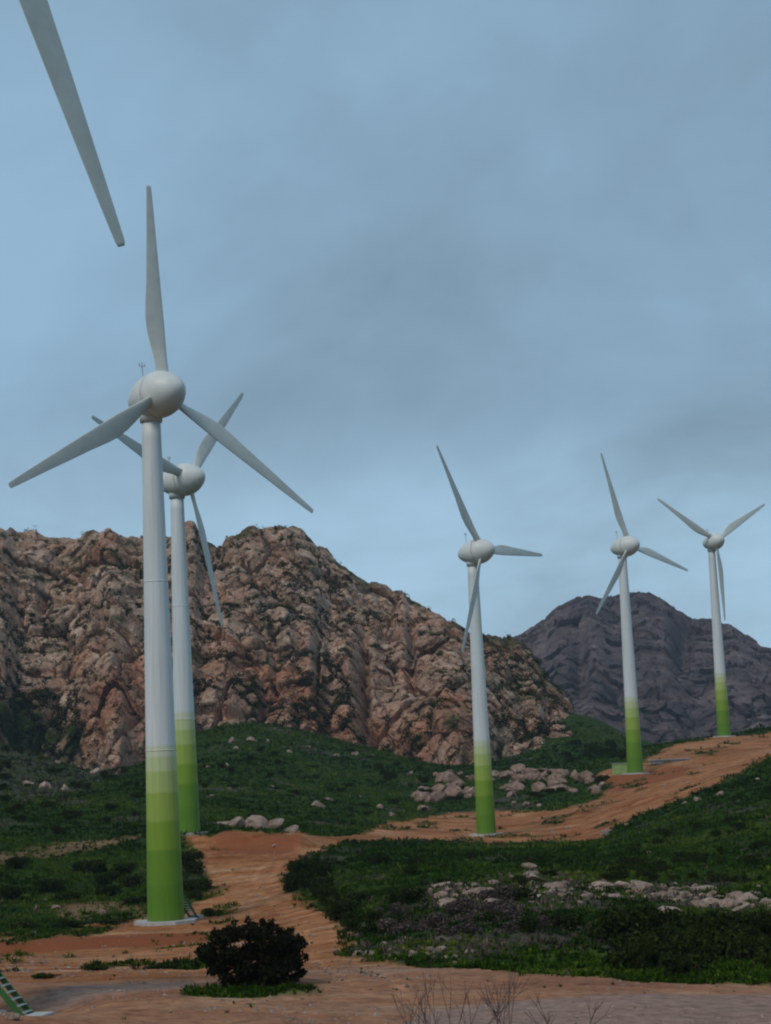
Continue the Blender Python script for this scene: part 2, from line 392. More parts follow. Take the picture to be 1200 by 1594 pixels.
POLY = dict(
    dirt=[wpoly([(-2500, 1720), (-2500, 1610), (-400, 1470), (0, 1452), (60, 1452), (130, 1440), (215, 1432), (228, 1425), (285, 1425), (302, 1400), (322, 1370), (310, 1335), (285, 1304),
                 (340, 1296), (460, 1292), (498, 1303), (560, 1303), (500, 1325), (452, 1345), (440, 1375), (462, 1402), (522, 1422), (547, 1455), (540, 1490), (620, 1503), (800, 1514), (1000, 1530), (1250, 1533), (1900, 1490), (4500, 1385), (4500, 1510), (1900, 1600)]),
          wpoly([(480, 1303), (560, 1300), (600, 1282), (700, 1266), (770, 1262), (870, 1262), (930, 1245), (952, 1226), (925, 1205), (955, 1197), (985, 1196), (1035, 1166), (1095, 1152), (1200, 1140), (1350, 1128), (1350, 1150),
                 (1200, 1180), (1150, 1207), (1080, 1237), (1000, 1267), (945, 1292), (940, 1307), (760, 1313), (600, 1307), (500, 1314)])],
    track=[wpoly([(-100, 1340), (0, 1326), (110, 1310), (222, 1301), (222, 1307), (120, 1326), (0, 1346), (-100, 1362)]),
           wpoly([(90, 1412), (220, 1402), (225, 1428), (100, 1436)])],
    gravel=[wpoly([(560, 1620), (640, 1580), (760, 1563), (930, 1553), (1300, 1548), (1900, 1500), (4500, 1400), (4500, 1500), (1900, 1580)]),
            wpoly([(50, 1546), (140, 1534), (320, 1530), (330, 1541), (200, 1548), (60, 1556)])],
    fore=[wpoly([(-400, 1620), (-400, 1535), (60, 1530), (330, 1524), (560, 1500), (800, 1512), (1900, 1512), (1900, 1620)])],
    lush=[wpoly([(810, 1518), (825, 1486), (900, 1476), (955, 1488), (950, 1522)]), wpoly([(295, 1552), (310, 1538), (400, 1532), (490, 1540), (500, 1549), (400, 1554)]),
          wpoly([(240, 1508), (265, 1500), (330, 1500), (310, 1512)])],
    red=[wpoly([(318, 1304), (470, 1302), (492, 1316), (440, 1330), (335, 1332)]), wpoly([(925, 1222), (1000, 1200), (1075, 1192), (1070, 1206), (960, 1236)])],
    scree=[wpoly([(-60, 1260), (-60, 1085), (60, 1080), (130, 1110), (190, 1205), (120, 1232), (40, 1250)])],
    dry=[wpoly([(560, 1500), (540, 1450), (640, 1395), (760, 1372), (900, 1372), (1250, 1400), (1250, 1425), (1000, 1430), (900, 1455), (800, 1485), (700, 1502)])])
_rl = np.array([ground_at(a_, b_)[:2] for a_, b_ in ((600, 1545), (545, 1515), (512, 1480), (490, 1440), (440, 1402), (405, 1372), (425, 1342), (480, 1320), (560, 1307), (680, 1300), (820, 1298), (900, 1282), (960, 1264), (1060, 1224), (1130, 1192), (1200, 1164))])
_t0 = np.arange(len(_rl)); _tt = np.linspace(0, len(_rl) - 1, 400)
_rl = np.stack([np.interp(_tt, _t0, _rl[:, 0]), np.interp(_tt, _t0, _rl[:, 1])], 1)
for _ in range(25): _rl[1:-1] = (_rl[:-2] + _rl[1:-1] * 2 + _rl[2:]) / 4
def road_dist(X, Y):
    d_ = np.full(len(X), 99.0); ok_ = np.where((Y > 60) & (Y < 620) & (np.abs(X) < 160))[0]
    for i in range(0, len(ok_), 20000):
        q = ok_[i:i + 20000]; d_[q] = np.sqrt(np.min((X[q][:, None] - _rl[None, :, 0]) ** 2 + (Y[q][:, None] - _rl[None, :, 1]) ** 2, 1))
    return d_
def masks(X, Y):
    u = 3 * X / Y; v = np.log(Y); P = np.stack([X, Y, 0 * X], 1); r = {}
    J = [(fbm(P * .22 + j * 3.1, 3, 40 + j) * 0.045, fbm(P * .22 + 50 + j * 5.3, 3, 60 + j) * 0.04) for j in range(3)]
    for k, pl in POLY.items():
        acc = 0
        for ju, jv in J:
            uu = u + ju * np.clip(110 / Y, .4, 1); vv = v + jv * (.35 if k != 'dry' else 1)
            m = np.zeros(len(X), bool)
            for q in pl: m |= inpoly(uu, vv, q)
            acc = acc + m
        r[k] = acc / 3.0
    fade = 1 - smooth(600, 700, Y)
    r['dirt'] = np.maximum(r['dirt'], r['track'] * 0.5) * fade
    r['dirt'] = r['dirt'] * (1 - r['lush'] * .9)
    # weeds nibbling into the bare earth
    w = smooth(0.26, 0.45, fbm(P * .18 + 9, 4, 91)) * smooth(80, 95, Y) * .85 * smooth(3.0, 5.5, road_dist(X, Y))
    r['dirt'] = r['dirt'] * (1 - w)
    r['dry'] = np.maximum(r['dry'] * smooth(-.35, .15, fbm(P * .25, 3, 95)), smooth(.28, .45, fbm(P * .09 + 4, 4, 97)) * .8)
    return r
def micro(X, Y, soft):
    P = np.stack([X, Y, 0 * X], 1)
    rough = fbm(P * .28, 4, 5) * .42 + fbm(P * 1.1, 2, 8) * .10
    fine = fbm(P * .12, 3, 15) * .16 + fbm(P * .9, 2, 18) * .045
    return rough * (1 - soft) + fine * soft
PADS = []                                     # level pads under the turbines: x, y, z, radius
def ground_z(x, y, soft=None):
    x = np.atleast_1d(np.asarray(x, float)); y = np.atleast_1d(np.asarray(y, float))
    if soft is None: soft = masks(x, y)['dirt']
    z = base_z(x, y) + micro(x, y, soft) * smooth(20, 60, y)
    for X, Y, Z, R_ in PADS:
        k = 1 - smooth(R_, R_ * 2.0, np.hypot(x - X, y - Y)); z = z * (1 - k) + Z * k
    return z

# turbine positions: axis x, y, base z, hub z, yaw, phase of first blade
def hubpos(px, py, d): return at(px, py, d)
TURB = [
    # x, y, hub z, yaw deg, phase deg, base pixel y -> base z
    dict(hub=(-16.17, 70.82, 53.60), yaw=45, ph=291.3, zb=5.32),
    dict(hub=(-19.76, 173.26, 48.61), yaw=44.9, ph=89.6, zb=0.92),
    dict(hub=(-25.62, 250.31, 52.38), yaw=59.5, ph=162.9, zb=6.24),
    dict(hub=(15.95, 323.36, 49.05), yaw=54.9, ph=121.2, zb=1.65),
    dict(hub=(50.00, 395.94, 56.60), yaw=45.6, ph=106.9, zb=9.80),
    dict(hub=(81.85, 476.58, 65.45), yaw=31.1, ph=149.3, zb=17.04)]
OVER = 2.0; TILT = math.radians(4)
for T in TURB:
    y_ = math.radians(T['yaw']); h = T['hub']
    T['axis'] = (h[0] - OVER * math.sin(y_) * math.cos(TILT), h[1] + OVER * math.cos(y_) * math.cos(TILT))
    T['hubz'] = h[2] - OVER * math.sin(TILT)
    PADS.append((T['axis'][0], T['axis'][1], T['zb'], 4.0))

thA = np.concatenate([[-9, -5, -3, -2.2, -1.7], np.linspace(-1.3, -.27, 60, endpoint=False), np.linspace(-.27, .27, 520, endpoint=False), np.linspace(.27, 1.3, 61), [1.7, 2.2, 3, 5, 9]])
dsA = np.concatenate([np.exp(np.linspace(math.log(1.5), math.log(58), 50, endpoint=False)), np.exp(np.linspace(math.log(58), math.log(680), 470, endpoint=False)), np.exp(np.linspace(math.log(680), math.log(6500), 40))])
GX = (thA[None, :] * dsA[:, None]).ravel(); GY = np.repeat(dsA, len(thA))
GM = masks(GX, GY); GZ = ground_z(GX, GY, GM['dirt'])
_gp = np.stack([GX, GY, 0 * GX], 1)
RUT = np.exp(-((road_dist(GX, GY) - .95 + .25 * fbm(_gp * .15, 2, 7)) / .42) ** 2) * np.clip(.75 + fbm(_gp * .3, 3, 9), 0, 1) * GM['dirt']
GZ = GZ - RUT * .07
bankm = smooth(-48, -40, GX) * (1 - smooth(-15, -11, GX)) * smooth(157, 159, GY) * (1 - smooth(163, 166, GY))
gme = mesh_np('ground', np.stack([GX, GY, GZ], 1), grid_faces(len(dsA), len(thA))[:, ::1], True,
              dict(dirt=np.maximum(GM['dirt'], bankm * .9), gravel=np.clip(GM['gravel'] * .5 + GM['fore'] * .24 + GM['track'] * .4, 0, 1), rut=RUT, lush=GM['lush'], dry=np.maximum(GM['dry'], GM['scree'] * .7), redbank=np.maximum(bankm, GM['red'] * .85)))
tag(link('ground', gme, M['ground']), kind='structure')
def _plain(bm):
    bmesh.ops.create_circle(bm, cap_ends=True, radius=9000, segments=64)
pl_me = bm_mesh('plain', _plain)
for nm in ('dirt', 'gravel', 'rut', 'lush', 'dry', 'redbank'): pl_me.attributes.new(nm, 'FLOAT', 'POINT')
tag(link('plain', pl_me, M['ground'], loc=(0, 0, -75)), kind='structure')

# ------------------------------------------------------------------ mountains
def interp(pts, x):
    p = np.array(pts, float); return np.interp(x, p[:, 0], p[:, 1])
RIDGE = [(-1200, 900), (-700, 850), (-300, 838), (0, 820), (50, 824), (75, 836), (115, 833), (140, 823), (165, 820), (185, 830), (215, 833), (260, 833), (280, 812), (302, 808), (316, 840), (345, 842), (375, 828), (393, 814), (430, 815), (465, 820), (490, 842), (510, 855), (530, 882), (570, 906), (600, 912), (612, 922), (626, 920), (640, 934), (665, 945), (700, 962), (730, 980), (760, 984), (785, 986), (810, 998), (826, 1012), (850, 1050), (870, 1072), (888, 1090), (900, 1130), (925, 1180), (960, 1215)]
BASE = [(-1200, 1140), (-300, 1150), (0, 1158), (90, 1186), (135, 1194), (220, 1200), (300, 1152), (400, 1143), (500, 1142), (560, 1152), (600, 1168), (650, 1192), (700, 1192), (800, 1197), (890, 1180), (930, 1190), (960, 1225)]
CLIFF = {}
def mountain(name, cols, ridge, base, d_b, d_r, rows, cellsize, amp, mat_, pits, far=False, behind=350):
    py_r = interp(ridge, cols); py_b = interp(base, cols) ; py_b = np.maximum(py_b, py_r + 6)
    s = np.concatenate([np.linspace(-.22, 0, 14, endpoint=False), np.linspace(0, 1, rows)])
    S, PX = np.meshgrid(s, cols, indexing='ij')
    q = np.stack([PX.ravel() / 90.0, 0 * PX.ravel(), 0 * PX.ravel()], 1)
    wob = fbm(q, 3, 70).reshape(S.shape)
    Sc = np.clip(S, 0, 1)
    D = d_b + (d_r - d_b) * (.30 * Sc + .70 * Sc ** 2.2) + wob * (d_r - d_b) * .25 + np.minimum(S, 0) * 20
    PY = py_b[None] + (py_r - py_b)[None] * S
    P = at(PX.ravel(), PY.ravel(), D.ravel())
    # rock relief: rounded blocks at three sizes with clefts between them, pushed out towards the valley
    wq = P + cellsize * np.stack([.10 * fbm(P / cellsize * 1.6 + k * 31, 2, 80 + k) + (.3 if far else .5) * fbm(P / cellsize * .22 + k * 17, 2, 180 + k) for k in range(3)], 1)
    disp = (3.0 if far else 1.5) * amp * fbm(P / (cellsize * 4.5), 4, 90) + .16 * amp * fbm(P / (cellsize * .2), 2, 95)
    ids = []
    for size, A_, st, crack, seed_, tl in ((3.0, 1.75, (1, .6, .8), 1.25, 43, .9), (1.05, .85, (1, .7, .9), .55, 3, 1.1), (.42, .40, (1, .8, 1.0), .45, 23, 1.2)):
        pq = wq * np.array((1, .8, .55) if far else st) / (cellsize * size)
        f1, f2, id_, ctr = worley(pq, seed_)
        off = pq - ctr
        tv = np.stack([np.sin(id_ * 91.7), np.cos(id_ * 57.3) * .6, np.sin(id_ * 133.1 + 1)], 1)
        if far and size > 2: A_ = .5
        disp = disp + amp * A_ * (1.5 * (id_ - .5) + tl * (off * tv).sum(1) - crack * (.35 if far else 1) * (1 - smooth(.0, .16, f2 - f1)))
        ids.append((f1, f2, id_))
    (h1, h2, id3), (f1, f2, id1), (g1, g2, id2) = ids
    for (cx, cy, wx, wy, dep) in pits:
        disp = disp - dep * np.exp(-((PX.ravel() - cx + 8 * wob.ravel()) / wx) ** 2 - ((PY.ravel() - cy) / wy) ** 2)
    edge = smooth(0, 14, (PY - py_r[None]).ravel())
    dirv = np.array([-.1, -.86, .5]); dirv /= np.linalg.norm(dirv)
    P2 = P + disp[:, None] * dirv * (.6 + .4 * edge)[:, None]
    cleft = 1 - smooth(.02, .22, f2 - f1)
    veg = smooth(.15, .45, fbm(P / (cellsize * 2.4), 5, 120) - .30 + .30 * cleft * (disp < 0)) * .95
    if not far:   # scrub creeps up from the foot at the left, and onto the top ledges
        veg = np.maximum(veg, smooth(.1, .5, .48 * (1 - smooth(60, 215, PX.ravel())) * (1 - smooth(.08, .34, S.ravel())) + fbm(P / 9, 4, 130) * .6))
        veg = np.maximum(veg, (1 - smooth(4, 26, (PY - py_r[None]).ravel())) * smooth(-.15, .25, fbm(P / 14, 3, 133)) * .8)
    nr = len(s); nc = len(cols)
    # the back slope
    back = P2[-nc:].copy(); backs = []
    for k, (dy, dz) in enumerate(((.06, -.02), (.3, -.22), (.7, -.6), (1.0, -1.15))):
        b_ = back.copy(); b_[:, 1] += behind * dy; b_[:, 2] = back[:, 2] + (back[:, 2] + 40) * dz; backs.append(b_)
    V = np.vstack([P2] + backs); nb = nc * 4
    pad = lambda a: np.concatenate([a, np.tile(a[-nc:], 4)])
    cell = .55 * id1 + .45 * id2
    me = mesh_np(name, V, grid_faces(nr + 4, nc), True, dict(cell=pad(cell), veg=pad(veg)))
    # crisp blocks
    me.polygons.foreach_set('use_smooth', np.zeros(len(me.polygons), bool))
    CLIFF[name] = (P2, cleft, S.ravel())
    return tag(link(name, me, mat_), kind='structure')
PITS = [(566, 1060, 10, 80, 14), (582, 1130, 16, 34, 12), (497, 1010, 6, 60, 7), (640, 1010, 6, 50, 7), (240, 960, 7, 60, 7), (150, 960, 6, 50, 6), (70, 930, 8, 40, 7), (850, 1110, 6, 40, 6), (410, 1080, 6, 40, 5), (485, 905, 22, 14, 5), (515, 950, 14, 30, 5), (350, 1108, 55, 6, 5), (600, 1000, 12, 30, 4), (330, 860, 18, 16, 5), (700, 1035, 22, 14, 4),
        (750, 1010, 16, 20, 4), (180, 868, 35, 9, 5), (430, 1000, 10, 30, 3), (620, 1130, 12, 40, 6), (390, 880, 14, 16, 3), (100, 1000, 12, 20, 3), (810, 1080, 10, 40, 3), (450, 935, 30, 8, 4)]
mountain('rocky_mountain', np.concatenate([np.linspace(-1200, -60, 120, endpoint=False), np.linspace(-60, 960, 640)]), RIDGE, BASE, 585, 740, 300, 6.0, 1.45, M['rock'], PITS)
FRIDGE = [(300, 1150), (600, 1085), (740, 1030), (790, 998), (815, 984), (845, 966), (870, 942), (890, 930), (915, 922), (930, 927), (950, 928), (980, 921), (1010, 921), (1035, 934), (1052, 948), (1078, 963), (1105, 966), (1138, 972), (1160, 988), (1185, 1006), (1230, 1015), (1320, 1050), (1500, 1090), (1900, 1110), (2600, 1120)]
FBASE = [(300, 1215), (1200, 1185), (2600, 1150)]
mountain('far_mountain', np.concatenate([np.linspace(300, 760, 60, endpoint=False), np.linspace(760, 1220, 330, endpoint=False), np.linspace(1220, 2600, 120)]), FRIDGE, FBASE, 1350, 1800, 200, 24.0, 5.5, M['farrock'],
         [(1060, 1010, 14, 40, 25), (900, 1020, 14, 50, 25), (1000, 1080, 60, 12, 20)], True, 900)

# ------------------------------------------------------------------ turbines
def blade_mesh():
    st = [(1.45, .95, .95, .48), (2.1, .98, .92, .48), (3.0, 1.15, .74, .50), (4.2, 1.50, .54, .53), (5.6, 1.80, .42, .54), (7.0, 1.92, .35, .53), (8.2, 1.82, .30, .50),
          (10.5, 1.52, .23, .45), (13.0, 1.27, .17, .39), (15.5, 1.0, .12, .33), (17.8, .77, .085, .27), (19.2, .62, .06, .22), (19.85, .52, .045, .18), (20.0, .36, .02, .12)]
    n = 22; V = []
    for r_, ch, th, le in st:
        k = float(np.clip((r_ - 1.8) / 3.0, 0, 1)); tw = math.radians(4 + 18 * (1 - min(1, (r_ - 1.4) / 15)) ** 1.6)
        for i in range(n):
            a = 2 * math.pi * i / n
            xc = le - ch * (1 - math.cos(a)) / 2
            u_ = (1 - math.cos(a)) / 2                       # 0 at leading edge
            aero = 2.6 * (math.sqrt(max(u_, 0)) * .55 - .30 * u_ - .25 * u_ ** 3) if u_ < 1 else 0
            yt = (1 if math.sin(a) >= 0 else -1) * th * .5 * ((1 - k) * abs(math.sin(a)) + k * max(aero, 0.0))
            x = xc * math.cos(tw) - yt * math.sin(tw); y = -xc * math.sin(tw) * .8 + yt * math.cos(tw)
            V.append((x, y, r_))
    V = np.array(V); Fq = grid_faces(len(st), n, True)
    me = mesh_np('blade', V, Fq); 
    bm = bmesh.new(); bm.from_mesh(me); bm.verts.ensure_lookup_table()
    bm.faces.new([bm.verts[i] for i in range(n)][::-1]); bm.faces.new([bm.verts[len(V) - n + i] for i in range(n)])
    bmesh.ops.recalc_face_normals(bm, faces=bm.faces); bm.to_mesh(me); bm.free()
    for p in me.polygons: p.use_smooth = True
    return me
BLADE = blade_mesh()
COLLAR = lathe('blade_collar', [(1.28, .02), (1.28, .60), (1.62, .60), (1.66, .56), (1.66, .3)], 28)
NAC = lathe('nacelle', [(-4.65, 0.009), (-4.62, 0.329), (-4.45, 0.677), (-4.1, 1.015), (-3.5, 1.391), (-2.8, 1.711), (-2.0, 1.974), (-1.3, 2.124), (-.92, 2.162), (-.90, 2.087), (-.90, 1.504)], 48, '-Y')
SPIN = lathe('hub_spinner', [(-.84, 1.504), (-.84, 2.087), (-.82, 2.162), (-.3, 2.134), (.3, 2.012), (.9, 1.767), (1.5, 1.391), (2.0, 0.959), (2.3, 0.564), (2.42, 0.282), (2.46, 0.009)], 48, '-Y')
RING = lathe('nacelle_seam', [(-.92, 1.9), (-.92, 2.05), (-.82, 2.05), (-.82, 1.9)], 40, '-Y')
def tower_mesh(H):
    pr = [(-.6, 1.66)]
    for k in range(25):
        z = H * k / 24; pr.append((z, 1.66 - .80 * (k / 24) ** .92))
    pr += [(H, .70)]
    return lathe('tower', pr, 40)
def tread_mesh():
    return bm_mesh('tread', lambda bm: box(bm, (0, 0, 0), (.26, .80, .04), bev=.006))
TREAD = tread_mesh()
def make_turbine(T, label, stair_dir=None):
    ax, ay = T['axis']; root = link('wind_turbine', None, loc=(ax, ay, T['zb'])); root.empty_display_size = 2
    tag(root, label, 'wind turbine', 'wind turbines along the dirt road')
    H = T['hubz'] - T['zb']; yaw = math.radians(T['yaw'])
    tw = link('tower', tower_mesh(H - 2.0), M['tower'], root)
    for f in (.335, .67):
        zz = (H - 2.0) * f; rr_ = 1.66 - .80 * f ** .92
        link('section_joint', lathe('section_joint', [(zz - .06, rr_ - .03), (zz - .06, rr_ + .012), (zz + .06, rr_ + .010), (zz + .06, rr_ - .04)], 40), M['tower'], tw)
    def pad(bm):
        g = bmesh.ops.create_cone(bm, cap_ends=True, segments=8, radius1=2.95, radius2=2.9, depth=.9)
        bmesh.ops.rotate(bm, verts=g['verts'], matrix=Matrix.Rotation(math.pi / 8 + yaw, 3, 'Z'), cent=(0, 0, 0))
        bmesh.ops.translate(bm, verts=g['verts'], vec=(0, 0, -.17))
    link('foundation', bm_mesh('foundation', pad), M['concrete'], root)
    yawm = Matrix.Rotation(yaw, 4, 'Z'); top = yawm @ Matrix.Translation((0, 0, H)) @ Matrix.Rotation(-TILT, 4, 'X') @ Matrix.Translation((0, -OVER, 0))
    def part(nm, me, mt, mx_, par=root):
        o = link(nm, me, mt, par); o.matrix_local = mx_; return o
    n_ = part('nacelle', NAC, M['white'], top)
    part('seam_ring', RING, M['dark'], Matrix.Identity(4), n_)
    def neck(bm): bar(bm, (0, 0, H - 2.3), (0, 0, H - 1.2), 1.02, 32, 1.12)
    link('yaw_collar', bm_mesh('yaw_collar', neck, True), M['white'], root)
    def mast(bm):
        bar(bm, (0, 2.9, 1.55), (0, 2.9, 3.6), .05, 8); bar(bm, (-.32, 2.9, 3.25), (.32, 2.9, 3.25), .03, 6)
        for sx in (-.32, .32): bar(bm, (sx, 2.9, 3.25), (sx, 2.9, 3.5), .05, 6)
    part('wind_sensor_mast', bm_mesh('wind_sensor_mast', mast), M['steel'], Matrix.Identity(4), n_)
    part('hub', SPIN, M['white'], top)
    for i in range(3):
        be = math.pi / 2 - math.radians(T['ph'] - 120 * i)
        b = part('blade', BLADE, M['blade'], top @ Matrix.Rotation(be, 4, 'Y'))
        part('collar', COLLAR, M['white'], Matrix.Identity(4), b)
    if stair_dir is not None:
        a = math.radians(stair_dir); Rz = Matrix.Rotation(a, 4, 'Z')
        rise, run, x0 = 2.15, 1.85, 1.66
        def door(bm): box(bm, (1.60, 0, rise + 1.05), (.14, .86, 2.0), bev=.03)
        d_ = part('door', bm_mesh('door', door), M['doorpaint'], Rz)
        part('door_handle', bm_mesh('door_handle', lambda bm: bar(bm, (1.70, .3, rise + .95), (1.70, .3, rise + 1.15), .03)), M['steel'], Matrix.Identity(4), d_)
        def stair(bm):
            for sy in (-.42, .42):
                L = math.hypot(rise, run); an = math.atan2(rise, run)
                box(bm, (x0 + .6 + run / 2, sy, rise / 2), (L, .05, .22), Matrix.Rotation(an, 4, 'Y'))
            box(bm, (x0 + .28, 0, rise - .05), (.70, .92, .05))
        s_ = part('stair', bm_mesh('stair', stair), M['green'], Rz)
        for k in range(9):
            f = (k + .5) / 9
            part('tread', TREAD, M['steel'], Matrix.Translation((x0 + .6 + run * (1 - f), 0, rise * f + .05)), s_)
        part('stair_foot', bm_mesh('stair_foot', lambda bm: box(bm, (x0 + .8 + run, 0, .02), (.8, 1.25, .62), bev=.03)), M['concrete'], Rz)
    return root
LAB = ['wind turbine with one blade pointing down, its green stair ending near the gravel road',
       'tallest white turbine standing above the red cut bank, one blade straight up',
       'white turbine rising behind the dirt mound, its tower partly covered by the tallest turbine tower',
       'white turbine before the boulder pile, one blade hanging down along its own tower',
       'white turbine next to the small pale green cabin beside the climbing dirt road',
       'smallest white turbine on top of the dirt rise, two blades raised in a V']
for i, T in enumerate(TURB):
    make_turbine(T, LAB[i], {0: -12, 1: 58}.get(i))

# small pale cabin and slab by the fourth turbine
def gp(px, py, lo=60, hi=1000):
    p = ground_at(px, py, lo, hi); p[2] = ground_z(p[0], p[1])[0]; return p
p = at(966, 1195, 402); p[2] = ground_z(p[0], p[1])[0]
cab = link('transformer_cabin', None, loc=p, rot=(0, 0, .15))
tag(cab, 'small pale green transformer cabin next to a turbine foot', 'cabin')
link('cabin_body', bm_mesh('cabin_body', lambda bm: box(bm, (0, 0, 1.0), (3.0, 2.2, 2.6), bev=.03)), M['boxpaint'], cab)
link('roof', bm_mesh('roof', lambda bm: box(bm, (0, 0, 2.38), (3.3, 2.5, .16), bev=.03)), M['concrete'], cab)
for sx in (-.52, .52):
    dd = link('door', bm_mesh('door', lambda bm: box(bm, (sx, -1.11, 1.15), (.98, .05, 1.9), bev=.012)), M['boxpaint'], cab)
    link('door_handle', bm_mesh('door_handle', lambda bm: bar(bm, (sx * .3, -1.16, 1.05), (sx * .3, -1.16, 1.3), .03)), M['dark'], dd)
p = at(1042, 1190, 412); p[2] = ground_z(p[0], p[1])[0]
sl = link('concrete_slab', bm_mesh('concrete_slab', lambda bm: (box(bm, (0, 0, .45), (8.4, 3.0, .22), bev=.03), box(bm, (0, .1, .0), (7.6, 2.4, .7)))), M['concrete'], loc=p, rot=(0, 0, .06))
tag(sl, 'flat pale concrete slab on the dirt beside the climbing road', 'slab')

# ------------------------------------------------------------------ boulders
def boulder_mesh(seed, flat=.7):
    r = random.Random(seed)
    bm = bmesh.new(); bmesh.ops.create_icosphere(bm, subdivisions=3, radius=1.0)
    pls = []
    for k in range(17):
        v = Vector((r.gauss(0, 1), r.gauss(0, 1), r.gauss(0, 1))).normalized(); pls.append((v, r.uniform(.48, .86)))
    co = np.array([v.co[:] for v in bm.verts]); nz = fbm(co * 1.7 + seed * 7, 3, seed) * .16
    for i, v in enumerate(bm.verts):
        q = v.co * (1 + nz[i])
        for n_, d_ in pls:
            e = q.dot(n_) - d_
            if e > 0: q = q - n_ * e * .92
        q.z *= flat; v.co = q
    me = bpy.data.meshes.new('boulder'); bm.to_mesh(me); bm.free()
    for p_ in me.polygons: p_.use_smooth = False
    return me
BOULD = [boulder_mesh(s, f) for s, f in ((1, .75), (2, .6), (3, .85), (4, .55), (5, .7), (6, .95), (7, .5), (8, .65))]
BROWN = [m_.copy() for m_ in BOULD]
NB = [0]
def boulder(px, py, d, wpx, hpx, label, group, cat='boulder', name='boulder', brown=False):
    """wpx, hpx: width and height in photo pixels, stands on the ground at depth d (None: where the sight line meets the ground)"""
    if d is None: p_ = ground_at(px, py); d = p_[1]
    else: p_ = at(px, py, d)
    z = ground_z(p_[0], p_[1])[0]; me = (BROWN if brown else BOULD)[NB[0] % 8]; NB[0] += 1
    w = wpx * d / F / 2; h = hpx * d / F
    rz = random.uniform(-.5, .5) + random.choice((0, math.pi))
    o = link(name, me, M['brownboulder' if brown else 'boulder'], loc=(p_[0], p_[1], z + h * .18), rot=(random.uniform(-.35, .35), random.uniform(-.35, .35), rz),
             scale=(w * 1.15, w * random.uniform(.75, 1.1), h / 1.1))
    return tag(o, label, cat, group)
r = random.Random(5)
# pile behind the fourth tower along
L = 'brownish boulder in the rock pile at the foot of the mountain, beside the dirt pad'; G = 'boulders in the rock pile below the mountain'
for k in range(118):
    c = r.choice(((662, 1240, 14), (684, 1228, 18), (706, 1214, 22), (722, 1224, 18), (785, 1212, 20), (815, 1206, 22), (845, 1207, 22), (872, 1200, 22), (900, 1208, 18), (930, 1222, 12), (800, 1228, 22), (860, 1222, 24)))
    px = r.gauss(c[0], c[2] * .7); py = c[1] + r.gauss(6, 7)
    w = r.uniform(9, 19) if r.random() < .72 else r.uniform(20, 36)
    boulder(px, py, None, w, w * r.uniform(.45, .75), L, G, brown=True)
# outcrop in the near scrub
L = 'pale flat rock in the outcrop between the scrub and the green slope'; G = 'rocks of the near outcrop'
for k in range(125):
    c = r.choice(((690, 1394, 25), (775, 1385, 30), (840, 1386, 30), (880, 1382, 26), (930, 1380, 26), (985, 1380, 30), (1060, 1386, 32), (1095, 1395, 26), (1150, 1400, 26), (1180, 1405, 22), (1205, 1410, 18), (1130, 1400, 30)))
    px = r.gauss(c[0], c[2] * 1.3); py = c[1] + r.gauss(6, 11)
    w = r.uniform(8, 20) if r.random() < .72 else r.uniform(24, 50)
    boulder(px, py, None, w, min(14, w * r.uniform(.25, .45)), L, G)
L = 'small pale stone on the stony patch at the end of the scrub by the road'; G = 'stones on the patch by the road'
for k in range(46):
    px = r.gauss(640, 55); py = 1478 + r.gauss(0, 11) + (px - 640) * .03
    if px < 555: continue
    w = r.uniform(9, 20); boulder(px, py, None, w, w * r.uniform(.4, .7), L, G, 'stone', 'stone')
L = 'pale rock lying alone in the green meadow below the mountain'; G = 'rocks scattered in the meadow'
for px, py, w in ((361, 1155, 14), (392, 1155, 20), (415, 1156, 15), (366, 1166, 10), (524, 1178, 11), (553, 1177, 13), (578, 1178, 12), (324, 1196, 10), (353, 1195, 12), (495, 1257, 26), (512, 1247, 16), (590, 1258, 12), (450, 1172, 10),
                 (480, 1165, 9), (425, 1225, 9), (640, 1205, 12), (610, 1270, 14), (560, 1240, 9), (330, 1240, 9), (820, 1254, 13), (800, 1252, 9), (840, 1256, 10)):
    boulder(px, py, None, w, w * .6, L, G)
L = 'pale rock on the dark hillside below the cliff foot'; G = 'rocks on the hillside below the cliff'
for px, py, w in ((44, 1222, 20), (70, 1228, 24), (101, 1231, 16), (150, 1205, 22), (160, 1192, 14), (125, 1180, 12), (165, 1170, 18), (90, 1190, 10), (60, 1160, 12), (30, 1130, 14), (185, 1205, 16), (110, 1150, 14)):
    boulder(px, py, None, w, w * .75, L, G)
L = 'pale flat rock ledge next to the dirt mound at the edge of the meadow'; G = 'ledge rocks at the dirt mound'
for px, py, w, h in ((368, 1290, 44, 22), (395, 1287, 50, 26), (425, 1281, 46, 18), (450, 1276, 34, 12), (350, 1291, 26, 12)):
    boulder(px, py, 283, w, h, L, G)
L = 'small pale rock at the green roadside slope'; G = 'rocks along the roadside slope'
for px, py, w in ((1122, 1238, 18), (1085, 1248, 14), (1066, 1254, 12), (1115, 1330, 10), (945, 1300, 22), (1180, 1215, 10), (975, 1285, 12), (1150, 1290, 9), (1010, 1330, 9)):
    boulder(px, py, None, w, w * .55, L, G)
L = 'stone lying on the bare earth by the turbine foot'; G = 'stones on the bare earth'
for px, py, w in ((160, 1424, 18), (86, 1417, 16), (70, 1405, 10), (176, 1412, 10), (20, 1588, 26), (8, 1584, 18), (135, 1552, 7), (470, 1556, 8), (575, 1540, 9), (430, 1545, 8)):
    boulder(px, py, None, w, w * .6, L, G, 'stone', 'stone')

